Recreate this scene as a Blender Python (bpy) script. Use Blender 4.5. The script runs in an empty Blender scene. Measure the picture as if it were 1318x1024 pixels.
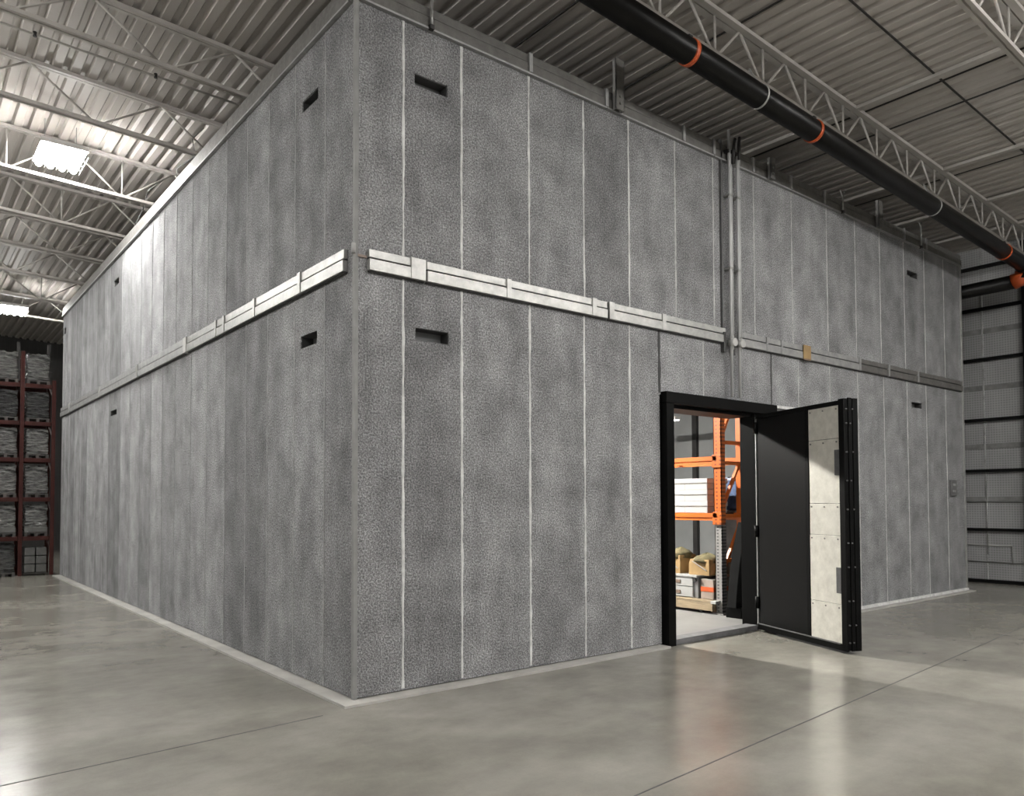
import bpy, bmesh, math, random
from mathutils import Vector, Matrix
random.seed(7)
SC = bpy.context.scene
COL = SC.collection
rnd = random.uniform

# ------------------------------------------------------------------ materials
def new_mat(name):
    m = bpy.data.materials.new(name); m.use_nodes = True
    nt = m.node_tree
    b = nt.nodes['Principled BSDF']
    return m, nt, b

def N(nt, t, **kw):
    n = nt.nodes.new(t)
    for k, v in kw.items():
        if k in n.inputs: n.inputs[k].default_value = v
        else: setattr(n, k, v)
    return n

def coord(nt, scale=(1, 1, 1), kind='Object'):
    tc = nt.nodes.new('ShaderNodeTexCoord'); mp = nt.nodes.new('ShaderNodeMapping')
    mp.inputs['Scale'].default_value = scale
    nt.links.new(tc.outputs[kind], mp.inputs['Vector'])
    return mp.outputs['Vector']

def noise(nt, vec, scale, detail=3, rough=.55):
    n = nt.nodes.new('ShaderNodeTexNoise')
    n.inputs['Scale'].default_value = scale; n.inputs['Detail'].default_value = detail
    n.inputs['Roughness'].default_value = rough
    nt.links.new(vec, n.inputs['Vector'])
    return n.outputs['Fac']

def ramp(nt, fac, stops):
    r = nt.nodes.new('ShaderNodeValToRGB')
    el = r.color_ramp.elements
    while len(el) < len(stops): el.new(.5)
    for e, (p, c) in zip(el, stops):
        e.position = p
        e.color = (c, c, c, 1) if isinstance(c, (int, float)) else (*c, 1)
    nt.links.new(fac, r.inputs['Fac'])
    return r.outputs['Color']

def mul(nt, a, b, mode='MULTIPLY', fac=1.0):
    m = nt.nodes.new('ShaderNodeMix'); m.data_type = 'RGBA'; m.blend_type = mode
    m.inputs[0].default_value = fac
    nt.links.new(a, m.inputs[6])
    if hasattr(b, 'is_linked'): nt.links.new(b, m.inputs[7])
    else: m.inputs[7].default_value = (*b, 1)
    return m.outputs[2]

def bump(nt, b, fac, strength=.3, dist=.01):
    bp = nt.nodes.new('ShaderNodeBump')
    bp.inputs['Strength'].default_value = strength; bp.inputs['Distance'].default_value = dist
    nt.links.new(fac, bp.inputs['Height']); nt.links.new(bp.outputs['Normal'], b.inputs['Normal'])

def plain(name, col, rough=.5, metal=0., var=.25, vscale=6, spec=.5, stretch=(1, 1, 1)):
    m, nt, b = new_mat(name)
    v = coord(nt, stretch)
    f = noise(nt, v, vscale, 4)
    lo = tuple(c * (1 - var) for c in col); hi = tuple(min(1, c * (1 + var)) for c in col)
    nt.links.new(ramp(nt, f, [(.3, lo), (.7, hi)]), b.inputs['Base Color'])
    b.inputs['Roughness'].default_value = rough; b.inputs['Metallic'].default_value = metal
    b.inputs['Specular IOR Level'].default_value = spec
    return m

def stucco_mat():
    m, nt, b = new_mat('sprayed_cement')
    v = coord(nt)
    vs = coord(nt, (1, 1, .22))
    info = nt.nodes.new('ShaderNodeObjectInfo')
    f1 = noise(nt, v, 66, 2, .8)
    f2 = noise(nt, v, 2.6, 5, .6)
    f3 = noise(nt, vs, 3.2, 4, .6)
    grain = ramp(nt, f1, [(.34, .42), (.5, .90), (.64, 1.6)])
    blot = ramp(nt, f2, [(.3, .70), (.7, 1.25)])
    streak = ramp(nt, f3, [(.3, .80), (.7, 1.18)])
    c = mul(nt, info.outputs['Color'], grain)
    c = mul(nt, c, blot); c = mul(nt, c, streak)
    nt.links.new(c, b.inputs['Base Color'])
    b.inputs['Roughness'].default_value = .95; b.inputs['Specular IOR Level'].default_value = .15
    bump(nt, b, f1, .9, .02)
    return m

def floor_mat():
    m, nt, b = new_mat('polished_concrete')
    v = coord(nt)
    vx = coord(nt, (.55, 1, 1))
    f1 = noise(nt, vx, .8, 6, .6); f2 = noise(nt, v, 1.9, 8, .68); f3 = noise(nt, v, 60, 2, .6)
    base = ramp(nt, f1, [(.34, (.172, .164, .140)), (.5, (.226, .216, .187)), (.66, (.278, .266, .232))])
    c = mul(nt, base, ramp(nt, f2, [(.3, .84), (.7, 1.12)]))
    c = mul(nt, c, ramp(nt, f3, [(.3, .97), (.7, 1.03)]))
    nt.links.new(c, b.inputs['Base Color'])
    nt.links.new(ramp(nt, f2, [(.3, .17), (.7, .27)]), b.inputs['Roughness'])
    b.inputs['Specular IOR Level'].default_value = .5
    return m

def galv_mat(name, lo, hi, rough=.4, metal=.75):
    m, nt, b = new_mat(name)
    v = coord(nt, (1, 1, 1))
    f = noise(nt, v, 9, 5, .7)
    nt.links.new(ramp(nt, f, [(.3, lo), (.7, hi)]), b.inputs['Base Color'])
    nt.links.new(ramp(nt, noise(nt, v, 25, 3), [(.3, rough - .08), (.7, rough + .1)]), b.inputs['Roughness'])
    b.inputs['Metallic'].default_value = metal
    return m

def wrap_mat(name, lo, hi):
    m, nt, b = new_mat(name)
    v = coord(nt, (1.2, 1.2, 6))
    f = noise(nt, v, 3.2, 5, .62)
    nt.links.new(ramp(nt, f, [(.35, lo), (.7, hi)]), b.inputs['Base Color'])  # pale streaks in the base colour stand for glints on the film
    b.inputs['Metallic'].default_value = .6; b.inputs['Roughness'].default_value = .24
    bump(nt, b, f, 1.0, .3)
    return m

def grid_wall_mat():
    m, nt, b = new_mat('faced_insulation')
    tc = nt.nodes.new('ShaderNodeTexCoord'); sp = nt.nodes.new('ShaderNodeSeparateXYZ')
    nt.links.new(tc.outputs['Object'], sp.inputs[0])
    outs = []
    for ax, pitch in (('Y', .046), ('Z', .046)):
        d = N(nt, 'ShaderNodeMath', operation='DIVIDE'); d.inputs[1].default_value = pitch
        nt.links.new(sp.outputs[ax], d.inputs[0])
        fr = N(nt, 'ShaderNodeMath', operation='FRACT'); nt.links.new(d.outputs[0], fr.inputs[0])
        lt = N(nt, 'ShaderNodeMath', operation='LESS_THAN'); lt.inputs[1].default_value = .28
        nt.links.new(fr.outputs[0], lt.inputs[0]); outs.append(lt.outputs[0])
    mx = N(nt, 'ShaderNodeMath', operation='MAXIMUM')
    nt.links.new(outs[0], mx.inputs[0]); nt.links.new(outs[1], mx.inputs[1])
    v = coord(nt, (1, 1, .5))
    base = ramp(nt, noise(nt, v, 1.6, 5), [(.3, .24), (.7, .34)])
    c = mul(nt, base, ramp(nt, mx.outputs[0], [(0, .92), (1, 1.3)]))
    nt.links.new(c, b.inputs['Base Color'])
    b.inputs['Roughness'].default_value = .6
    return m

def post_mat(name, col, hole, pitch=.09):
    """painted rack upright with punched holes down its face"""
    m, nt, b = new_mat(name)
    tc = nt.nodes.new('ShaderNodeTexCoord'); sp = nt.nodes.new('ShaderNodeSeparateXYZ')
    nt.links.new(tc.outputs['Object'], sp.inputs[0])
    d = N(nt, 'ShaderNodeMath', operation='DIVIDE'); d.inputs[1].default_value = pitch
    nt.links.new(sp.outputs['Z'], d.inputs[0])
    fr = N(nt, 'ShaderNodeMath', operation='FRACT'); nt.links.new(d.outputs[0], fr.inputs[0])
    lt = N(nt, 'ShaderNodeMath', operation='LESS_THAN'); lt.inputs[1].default_value = .45
    nt.links.new(fr.outputs[0], lt.inputs[0])
    dy = N(nt, 'ShaderNodeMath', operation='DIVIDE'); dy.inputs[1].default_value = .075
    nt.links.new(sp.outputs['Y'], dy.inputs[0])
    fy = N(nt, 'ShaderNodeMath', operation='FRACT'); nt.links.new(dy.outputs[0], fy.inputs[0])
    ly = N(nt, 'ShaderNodeMath', operation='LESS_THAN'); ly.inputs[1].default_value = .42
    nt.links.new(fy.outputs[0], ly.inputs[0])
    mm = N(nt, 'ShaderNodeMath', operation='MULTIPLY')
    nt.links.new(lt.outputs[0], mm.inputs[0]); nt.links.new(ly.outputs[0], mm.inputs[1])
    nt.links.new(ramp(nt, mm.outputs[0], [(0, col), (1, hole)]), b.inputs['Base Color'])
    b.inputs['Roughness'].default_value = .45
    return m

def emit_mat(name, col, s):
    m, nt, b = new_mat(name)
    b.inputs['Base Color'].default_value = (.9, .9, .9, 1)
    b.inputs['Emission Color'].default_value = (*col, 1); b.inputs['Emission Strength'].default_value = s
    return m

TUBE = 150.0
M = dict(
    stucco=stucco_mat(), floor=floor_mat(),
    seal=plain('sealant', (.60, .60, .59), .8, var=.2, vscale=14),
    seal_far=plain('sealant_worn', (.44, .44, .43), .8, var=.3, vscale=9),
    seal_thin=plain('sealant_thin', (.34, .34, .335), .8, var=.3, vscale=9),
    gap=plain('shadow_gap_gasket', (.05, .05, .05), .8),
    corner=plain('corner_trim_paint', (.235, .235, .23), .8, var=.15),
    curb=plain('cast_curb', (.38, .37, .345), .8, var=.15, vscale=3),
    galv=galv_mat('bright_galvanised', (.36, .357, .345), (.54, .535, .515), .45, .4),
    galv_dull=galv_mat('dull_galvanised', (.27, .27, .27), (.40, .40, .39), .5, .5),
    track=galv_mat('grey_track_steel', (.10, .097, .09), (.165, .16, .15), .5, .35),
    conduit=galv_mat('conduit_steel', (.31, .31, .30), (.46, .46, .44), .38, .6),
    black=plain('black_door_paint', (.002, .002, .002), .5, var=.2, spec=.1),
    leaf=plain('black_leaf_sheet', (.0028, .0028, .0028), .45, var=.15, vscale=2, spec=.14),
    black_pipe=plain('black_pipe_coat', (.004, .0037, .0034), .36, var=.2, spec=.2),
    rubber=plain('dark_cloth', (.008, .008, .008), .9, var=.2, spec=.1),
    steel=galv_mat('brushed_sheet', (.56, .54, .48), (.74, .72, .65), .4, .3),
    latch=galv_mat('latch_plate', (.1, .1, .1), (.16, .16, .16), .45, .6),
    bolt=plain('bolt_steel', (.2, .2, .19), .4, metal=.6),
    deck=plain('deck_paint', (.46, .43, .40), .55, var=.12, vscale=1.2, stretch=(1, .15, 1)),
    joist=plain('joist_paint', (.46, .435, .405), .5, var=.1, vscale=3),
    deck_seam=plain('deck_lap', (.03, .028, .026), .7),
    lining=plain('vault_lining', (.22, .225, .225), .7, var=.12, vscale=1),
    inner_floor=plain('vault_floor', (.19, .187, .18), .5, var=.12, vscale=2),
    threshold=plain('threshold_steel', (.14, .14, .145), .6, var=.3, vscale=8),
    orange=plain('orange_paint', (.50, .105, .006), .45, var=.1),
    orange_post=post_mat('orange_upright', (.50, .105, .006), (.2, .04, .006), .055),
    grey_post=post_mat('grey_upright', (.24, .23, .22), (.06, .06, .06), .045),
    coupling=plain('orange_coupling', (.50, .085, .02), .4, var=.15),
    red=plain('oxide_red_paint', (.036, .009, .007), .6, var=.25, vscale=4, spec=.2),
    dark_steel=plain('dark_steel', (.02, .019, .018), .55),
    wrap=wrap_mat('silver_wrap', (.05, .05, .05), (.75, .75, .73)),
    wrap_dark=wrap_mat('dark_wrap', (.04, .04, .04), (.25, .25, .25)),
    wrap_light=wrap_mat('pale_wrap', (.12, .12, .12), (.6, .6, .58)),
    bin=plain('grey_bin', (.085, .085, .08), .5),
    pallet=plain('pallet_wood', (.26, .20, .125), .8, var=.25, vscale=5, stretch=(1, 1, 6)),
    pallet_grey=plain('grey_pallet', (.05, .047, .044), .8, var=.3),
    carton_white=plain('white_carton', (.36, .355, .345), .7, var=.05),
    carton_side=plain('carton_seam', (.28, .26, .23), .8),
    kraft=plain('kraft_card', (.28, .18, .075), .8, var=.15),
    khaki=plain('khaki_cloth', (.13, .11, .055), .9, var=.4, vscale=12),
    case_grey=plain('grey_case', (.30, .30, .29), .5, var=.06),
    case_dark=plain('case_dark', (.15, .15, .15), .5),
    label_brown=plain('case_label', (.16, .11, .08), .7),
    carton_pink=plain('worn_carton', (.28, .225, .19), .8, var=.15),
    blue=plain('blue_wrap', (.05, .08, .16), .5, var=.5, vscale=9),
    girt=plain('black_girt', (.004, .004, .004), .6, spec=.15),
    gridwall=grid_wall_mat(),
    backwall=plain('far_wall_sheet', (.03, .029, .027), .7, var=.2, stretch=(6, 6, .3)),
    slot=plain('slot_lining', (.05, .05, .05), .7),
    pipe_paint=plain('pale_pipe_paint', (.47, .47, .465), .45, var=.08, vscale=3),
    band=plain('shade_band_grey', (.20, .20, .195), .6),
    plate=plain('wall_plate', (.10, .10, .10), .5),
    tan=plain('tan_tape', (.30, .20, .09), .7, var=.2),
    housing=plain('fixture_white', (.75, .74, .72), .4, var=.03),
    tube=emit_mat('lit_tube', (1.0, .985, .955), TUBE),
    strip=emit_mat('lit_strip', (1.0, .97, .91), 5000.0),
    strip_far=emit_mat('lit_strip_far', (1.0, .97, .91), 9.0),
)

# ------------------------------------------------------------------ mesh helpers
class MB:
    """collects shapes in world coordinates; build() links them as one mesh object"""
    def __init__(s): s.bm = bmesh.new()
    def box(s, x0, y0, z0, x1, y1, z1, bev=0.):
        b = bmesh.new()
        bmesh.ops.create_cube(b, size=1)
        for v in b.verts:
            v.co = Vector((x0 + (v.co.x + .5) * (x1 - x0), y0 + (v.co.y + .5) * (y1 - y0), z0 + (v.co.z + .5) * (z1 - z0)))
        if bev: bmesh.ops.bevel(b, geom=b.edges[:], offset=bev, segments=2, profile=.6, affect='EDGES')
        s.add(b); return s
    def obox(s, o, ux, uy, x0, y0, z0, x1, y1, z1, bev=0.):
        """box in a frame: origin o, horizontal axes ux, uy"""
        b = bmesh.new(); bmesh.ops.create_cube(b, size=1)
        for v in b.verts:
            v.co = Vector((x0 + (v.co.x + .5) * (x1 - x0), y0 + (v.co.y + .5) * (y1 - y0), z0 + (v.co.z + .5) * (z1 - z0)))
        if bev: bmesh.ops.bevel(b, geom=b.edges[:], offset=bev, segments=2, profile=.6, affect='EDGES')
        for v in b.verts:
            c = v.co; v.co = o + ux * c.x + uy * c.y + Vector((0, 0, c.z))
        s.add(b); return s
    def add(s, b):
        bmesh.ops.recalc_face_normals(b, faces=b.faces[:])
        me = bpy.data.meshes.new('t'); b.to_mesh(me); b.free()
        s.bm.from_mesh(me); bpy.data.meshes.remove(me)
    def bar(s, a, b_, w, h=None, up=(0, 0, 1)):
        """rectangular bar from a to b"""
        a, b_ = Vector(a), Vector(b_); h = h or w
        d = (b_ - a).normalized(); up = Vector(up)
        if abs(d.dot(up)) > .98: up = Vector((0, 1, 0))
        sx = d.cross(up).normalized(); sy = sx.cross(d)
        b = bmesh.new(); vs = []
        for p in (a, b_):
            vs.append([b.verts.new(p + sx * (i * w / 2) + sy * (j * h / 2)) for i, j in ((-1, -1), (1, -1), (1, 1), (-1, 1))])
        for k in range(4): b.faces.new((vs[0][k], vs[0][(k + 1) % 4], vs[1][(k + 1) % 4], vs[1][k]))
        b.faces.new(vs[0]); b.faces.new(vs[1])
        s.add(b); return s
    def tube(s, pts, r, n=12, cap=True):
        pts = [Vector(p) for p in pts]
        b = bmesh.new(); rings = []; up = Vector((0, 0, 1))
        for i, p in enumerate(pts):
            d = ((pts[min(i + 1, len(pts) - 1)] - pts[max(i - 1, 0)])).normalized()
            u = up if abs(d.dot(up)) < .95 else Vector((1, 0, 0))
            sx = d.cross(u).normalized(); sy = sx.cross(d)
            rings.append([b.verts.new(p + sx * math.cos(t) * r + sy * math.sin(t) * r) for t in [k * 2 * math.pi / n for k in range(n)]])
        for i in range(len(rings) - 1):
            for k in range(n):
                f = b.faces.new((rings[i][k], rings[i][(k + 1) % n], rings[i + 1][(k + 1) % n], rings[i + 1][k])); f.smooth = True
        if cap: b.faces.new(rings[0]); b.faces.new(rings[-1])
        s.add(b); return s
    def quad(s, *vs):
        s.bm.faces.new([s.bm.verts.new(v) for v in vs]); return s
    def build(s, name, mat, parent=None, color=None):
        me = bpy.data.meshes.new(name)
        off = Vector((0, 0, 0)); p = parent
        while p is not None: off += p.location; p = p.parent
        for v in s.bm.verts: v.co -= off
        s.bm.to_mesh(me); s.bm.free()
        me.materials.append(mat)
        o = bpy.data.objects.new(name, me); COL.objects.link(o)
        o.parent = parent
        if color: o.color = (*color, 1)
        return o

def tag(o, label=None, cat=None, group=None, kind=None):
    if label: o['label'] = label
    if cat: o['category'] = cat
    if group: o['group'] = group
    if kind: o['kind'] = kind
    return o

def thing(name, label, cat, loc, group=None):
    o = bpy.data.objects.new(name, None); COL.objects.link(o)
    o.empty_display_size = .1; o.location = loc
    return tag(o, label, cat, group)

def copy_tree(o, loc, label=None, group=None):
    r = o.copy(); COL.objects.link(r); r.location = loc
    if label: r['label'] = label
    if group: r['group'] = group
    for ch in list(o.children):
        c = ch.copy(); COL.objects.link(c); c.parent = r
        for g in list(ch.children):
            d = g.copy(); COL.objects.link(d); d.parent = c
    return r

def tub(a, b, r, n=10): return MB().tube([a, b], r, n)

# ------------------------------------------------------------------ setting
H = 5.735           # top of the concrete panels
ZM = 3.595          # seam between the two tiers
LX, LY = 11.75, 14.0
def roof(x): return 7.10 - .045 * x      # underside of the deck

fl = MB(); fl.box(-16, -16, -.2, 18, 26, 0)
fl = fl.build('floor', M['floor']); tag(fl, kind='structure')
j = MB()
j.bar((-9, -.16 - .092 * 9, .0008), (-.35, -.192, .0008), .010, .0012)
j.bar((-6, -2.79 - .091 * 6, .0008), (9.5, -2.79 + .091 * 9.5, .0008), .010, .0012)
jo = j.build('control_joint', M['gap'], fl)

# corrugated roof deck, flutes along Y
dk = bmesh.new(); prof = []
x = -15.0
while x < 14.4:
    for dx, dz in ((0, 0), (.095, 0), (.122, .042), (.175, .042)):
        prof.append((x + dx, roof(x + dx) + dz))
    x += .2
ra = [dk.verts.new((px, -14, pz)) for px, pz in prof]; rb = [dk.verts.new((px, 25, pz)) for px, pz in prof]
for k in range(len(prof) - 1): dk.faces.new((ra[k], ra[k + 1], rb[k + 1], rb[k]))
d = MB(); d.bm = dk
cei = d.build('ceiling', M['deck']); tag(cei, kind='structure')
so = cei.modifiers.new('thick', 'SOLIDIFY'); so.thickness = .012; so.offset = 1
for (x0, y0, x1, y1) in ((7.12, -5, 7.12, 1.6), (7.8, -5, 7.8, 1.6), (2.75, -3, 2.75, 1.6), (4.35, -3, 4.35, 1.6), (9.9, -5, 9.9, 1.6)):
    MB().box(x0 - .008, y0, roof(x0) - .012, x0 + .008, y1, roof(x0) + .004).build('deck_lap', M['deck_seam'], cei)
MB().bar((1, -1.66, roof(1) - .006), (13.4, -1.66, roof(13.4) - .006), .022, .012).build('deck_lap', M['deck_seam'], cei)

# right end wall of the hall
XW = 13.5
wr = MB().box(XW, -14, 0, XW + .2, 24.8, 6.62).build('wall_right', M['gridwall']); tag(wr, kind='structure')
for z in (.04, 1.02, 2.15, 3.13, 4.30, 5.28, 6.1):
    MB().box(XW - .09, -14, z - .027, XW, 13, z + .027).build('wall_girt', M['girt'], wr)
for z in (1.6, 2.62, 3.75, 4.85):
    MB().box(XW - .012, -14, z - .05, XW, 13, z + .05).build('wall_shade_band', M['lining'], wr).data.materials[0] = M['band']  # faint shadow bands on the wall, drawn as thin grey strips
MB().box(XW - .015, .27, .02, XW, .3, 6.5).build('insulation_seam', M['seal_thin'], wr)
MB().box(XW - .2, -.62, 0, XW, -.46, 6.4).build('steel_column', M['girt'], wr)
MB().box(XW - .16, .74, 0, XW, .88, 6.4).build('steel_column', M['girt'], wr)
cw = thing('wall_conduit', 'thin pale conduit runs with a small loop fixed low on the dark gridded wall', 'conduit', (XW, 0, 1.0))
for a, b in (((.27, .55), (.27, 1.95)), ((1.2, 1.55), (-2.5, 1.55)), ((1.2, .72), (-.15, .72)), ((-.15, .72), (-.15, .38)), ((1.2, .4), (-2.5, .4))):
    tub((XW - .02, a[0], a[1]), (XW - .02, b[0], b[1]), .011, 8).build('conduit_run', M['conduit'], cw)
# far wall behind the racks
wb = MB().box(-16, 24.8, 0, XW, 25, 8).build('wall_back', M['backwall']); tag(wb, kind='structure')

# ------------------------------------------------------------------ the vault
V = thing('storage_vault', 'large grey sprayed-cement storage vault standing in the warehouse', 'vault', (0, 0, 0))
T = .12
def tone(k=1.0, w=0.):
    t = .285 * k * rnd(.95, 1.05)
    return (t * .99, t * .992, t * 1.008)

def panel(side, a0, a1, z0, z1, k, seam_w, slots=(), sealant=True, gap=False):
    """one wall panel; side 'R' lies along X, 'L' along Y; slots are (a0,a1,z0,z1) recesses"""
    m = MB()
    def bx(u0, v0, u1, v1, d0=0., d1=T):
        if u1 - u0 < 1e-4 or v1 - v0 < 1e-4: return
        if side == 'R': m.box(u0, d0, v0, u1, d1, v1)
        else: m.box(d0, u0, v0, d1, u1, v1)
    if not slots: bx(a0, z0, a1, z1)
    else:
        s0, s1, t0, t1 = slots[0]
        bx(a0, z0, a1, t0); bx(a0, t1, a1, z1); bx(a0, t0, s0, t1); bx(s1, t0, a1, t1)
    p = m.build('wall_panel', M['stucco'], V, tone(k))
    if slots:
        s0, s1, t0, t1 = slots[0]
        v = MB()
        def vb(u0, v0, u1, v1, d0, d1):
            if side == 'R': v.box(u0, d0, v0, u1, d1, v1)
            else: v.box(d0, u0, v0, d1, u1, v1)
        e = .006
        vb(s0, t0, s1, t0 + e, .01, .3); vb(s0, t1 - e, s1, t1, .01, .3)
        vb(s0, t0, s0 + e, t1, .01, .3); vb(s1 - e, t0, s1, t1, .01, .3)
        vb(s0, t0, s1, t1, .29, .3)
        v.build('vent_slot', M['slot'], p)
    if sealant:
        w = seam_w; s = bmesh.new(); n = int((z1 - z0) / .12); va = []
        for i in range(n + 1):
            z = z0 + .015 + (z1 - z0 - .03) * i / n
            q = w * rnd(.6, 1.35) / 2; o = rnd(-.003, .003)
            row = []
            for u, dd in ((-q, -.001), (-q * .5, -.006), (q * .5, -.006), (q, -.001)):
                row.append(s.verts.new((a0 + u + o, dd, z) if side == 'R' else (dd, a0 + u + o, z)))
            va.append(row)
        for i in range(n):
            for c in range(3): s.faces.new((va[i][c], va[i][c + 1], va[i + 1][c + 1], va[i + 1][c]))
        q = MB(); q.add(s)
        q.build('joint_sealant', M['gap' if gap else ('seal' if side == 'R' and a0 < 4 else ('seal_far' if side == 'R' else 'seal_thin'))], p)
    return p

DX0, DX1, DZ = 3.75, 5.88, 2.78     # door opening in the panels
upR = [.03, .45, 1.05, 1.84, 2.57, 3.24, 4.01, 4.71, 5.54, 6.40, 7.29, 8.08, 8.83, 9.62, 10.34, 11.08, LX]
toneUR = [1.0, .92, 1.02, 1.04, .86, 1.06, .88, .98, 1.08, 1.1, 1.04, 1.02, .93, .9, .95, .9]
for i in range(len(upR) - 1):
    a, b = upR[i], upR[i + 1]
    sl = [(.56, .90, 5.20, 5.305)] if i == 1 else ([(9.74, 10.11, 5.20, 5.30)] if i == 13 else [])
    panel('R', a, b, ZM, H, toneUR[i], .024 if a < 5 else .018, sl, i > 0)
loR = [.03, .45, 1.05, 1.84, 2.56, 3.23, 3.71]
toneLR = [.98, .84, 1.0, 1.04, .96, 1.08]
for i in range(len(loR) - 1):
    a, b = loR[i], loR[i + 1]
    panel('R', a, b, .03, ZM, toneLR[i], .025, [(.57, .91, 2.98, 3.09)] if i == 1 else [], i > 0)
# the lintel panels over the door, set a finger behind a dark joint
panel('R', 3.71, 4.49, DZ, ZM, 1.12, .045, [], True, True)
panel('R', 4.49, 5.88, DZ, ZM, 1.06, .022)
panel('R', 5.88, 6.51, DZ, ZM, 1.08, .03, [], True, True)
panel('R', 5.88, 6.51, .03, DZ, 1.05, .03, [], False)
loR2 = [6.51, 7.31, 8.09, 8.88, 9.65, 10.33, 11.07, LX]
toneLR2 = [1.08, 1.02, 1.06, 1.02, .96, .98, .88]
for i in range(len(loR2) - 1):
    a, b = loR2[i], loR2[i + 1]
    panel('R', a, b, .03, ZM, toneLR2[i], .018, [(9.81, 10.18, 3.08, 3.17)] if i == 4 else [])
seamL = [.03, .56, 1.21, 1.87, 2.48, 3.14, 3.80, 4.42, 5.12, 5.75, 6.36, 7.0, 7.64, 8.28, 9.2, 9.6, 10.3, 11.06, 11.7, 12.4, 13.0, 13.5, LY]
toneUL = [.84, .88, .86, .9, .82, 1.0, 1.05, 1.04, 1.1, 1.14, 1.08, 1.0, .96, .82, 1.02, .9, .95, 1.0, .86, .9, 1.05, 1.08]
toneLL = [.84, .96, .92, .80, .78, .98, 1.0, .98, .95, 1.04, .9, 1.02, .96, .78, 1.0, .95, 1.04, .88, 1.04, .84, 1.04, 1.0]
for i in range(len(seamL) - 1):
    a, b = seamL[i], seamL[i + 1]
    su = [(.72, 1.06, 5.195, 5.30)] if i == 1 else ([(8.55, 8.92, 5.28, 5.39)] if i == 13 else ([(13.66, 13.9, 5.31, 5.45)] if i == 21 else []))
    sl = [(.72, 1.07, 3.0, 3.115)] if i == 1 else ([(8.60, 9.06, 3.08, 3.17)] if i == 13 else [])
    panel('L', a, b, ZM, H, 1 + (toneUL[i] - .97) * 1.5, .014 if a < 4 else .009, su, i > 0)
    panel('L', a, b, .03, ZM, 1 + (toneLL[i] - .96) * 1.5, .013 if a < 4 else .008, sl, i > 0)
# corner post
MB().box(-.010, -.010, .02, .03, .03, H - .01, .01).build('corner_trim', M['corner'], V)
MB().box(LX - .02, -.02, .02, LX + .03, .1, H, .008).build('corner_trim', M['conduit'], V)
MB().tube([(-.03, -.035, ZM + .01), (-.03, -.035, ZM + .09)], .018, 12).build('corner_pin', M['carton_white'], V)
MB().box(.02, -.012, ZM + .0, .1, .0, ZM + .02).build('rust_patch', M['carton_pink'], V)
# base curb
cb = MB(); cb.box(-.14, -.14, 0, 3.70, .02, .022, .002); cb.box(5.95, -.14, 0, LX + .05, .02, .022, .005)
cb.build('base_curb', M['curb'], V)
MB().box(-.14, .021, 0, .02, LY, .022, .002).build('base_curb', M['curb'], V)
MB().box(5.95, -.045, .02, LX, .0, .06, .004).build('base_flashing', M['seal'], V)
# shell behind the panels
def shell(*b): MB().box(*b).build('inner_wall', M['lining'], V)
shell(T, T, 0, DX0, .32, H); shell(DX1, T, 0, LX, .32, H); shell(DX0, T, DZ, DX1, .32, H)
shell(T, .32, 0, .32, LY, H); shell(LX - .25, .32, 0, LX, LY, H); shell(.32, LY - .2, 0, LX - .25, LY, H)
MB().box(.02, .02, H - .12, LX, LY, H - .01).build('vault_roof', M['lining'], V)
MB().box(.32, .25, 0, LX - .25, LY - .2, .012).build('vault_floor', M['inner_floor'], V)
# dark uprights of the inside framing
for (x, y) in ((LX - .3, 5.62), (LX - .3, 3.6), (LX - .3, 8.4)):
    MB().box(x - .05, y - .06, 0, x + .04, y + .06, H - .1).build('inner_stud', M['dark_steel'], V)

# mid band: two-strip metal rail in lengths with clips
def rail(side, a0, a1, mat, up=.075, dn=.10, proud=.045):
    e = .004
    r = thing_part = MB()
    def b(m, u0, v0, u1, v1, d):
        if side == 'R': m.box(u0, -d, v0, u1, .0, v1, .004)
        else: m.box(-d, u0, v0, 0, u1, v1, .004)
    b(r, a0, ZM + .008, a1, ZM + up, proud * .8)
    o = r.build('rail_strip', mat, V)
    r2 = MB(); b(r2, a0, ZM - dn, a1, ZM - .006, proud); r2.build('rail_strip', mat, V)
    r3 = MB(); b(r3, a0, ZM - .012, a1, ZM + .012, proud * .35); r3.build('rail_groove', M['gap'], V)
    r4 = MB(); b(r4, a0, ZM - dn - .012, a1, ZM - dn, proud * .55); r4.build('rail_under_shade', M['gap'], V)  # dark strip painting the shade beneath the rail
def clip(side, a0, a1, mat, up=.08, dn=.103, proud=.052):
    m = MB()
    if side == 'R': m.box(a0, -proud, ZM - dn, a1, 0, ZM + up, .004)
    else: m.box(-proud, a0, ZM - dn, 0, a1, ZM + up, .004)
    m.build('rail_clip', mat, V)
rail('R', .11, .645, M['galv']); rail('R', .665, 2.865, M['galv']); rail('R', 2.885, 3.74, M['galv'])
rail('R', 3.745, 4.88, M['conduit']); rail('R', 5.16, 8.09, M['galv_dull']); rail('R', 8.1, 9.95, M['track']); rail('R', 9.96, LX - .06, M['track'])  # darker steels farther along paint in what the rail reflects
for a0, a1 in ((.50, .645), (1.53, 1.585), (2.64, 2.70), (2.885, 2.96), (3.72, 3.78)): clip('R', a0, a1, M['galv'])
for a0, a1 in ((5.72, 5.76), (6.05, 6.09), (8.07, 8.12), (8.96, 9.0), (9.95, 9.99)): clip('R', a0, a1, M['galv_dull'])
rail('L', .13, 4.5, M['conduit'], .085, .10); rail('L', 4.62, LY - .03, M['galv_dull'], .09, .10)
for a0, a1 in ((.98, 1.05), (2.12, 2.18), (3.06, 3.11), (3.34, 3.39), (4.5, 4.63)): clip('L', a0, a1, M['galv'] if a0 > 4 else M['conduit'], .09)
for a0, a1 in ((7.0, 7.08), (9.8, 9.86), (12.85, 12.95)): clip('L', a0, a1, M['conduit'], .09)
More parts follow.
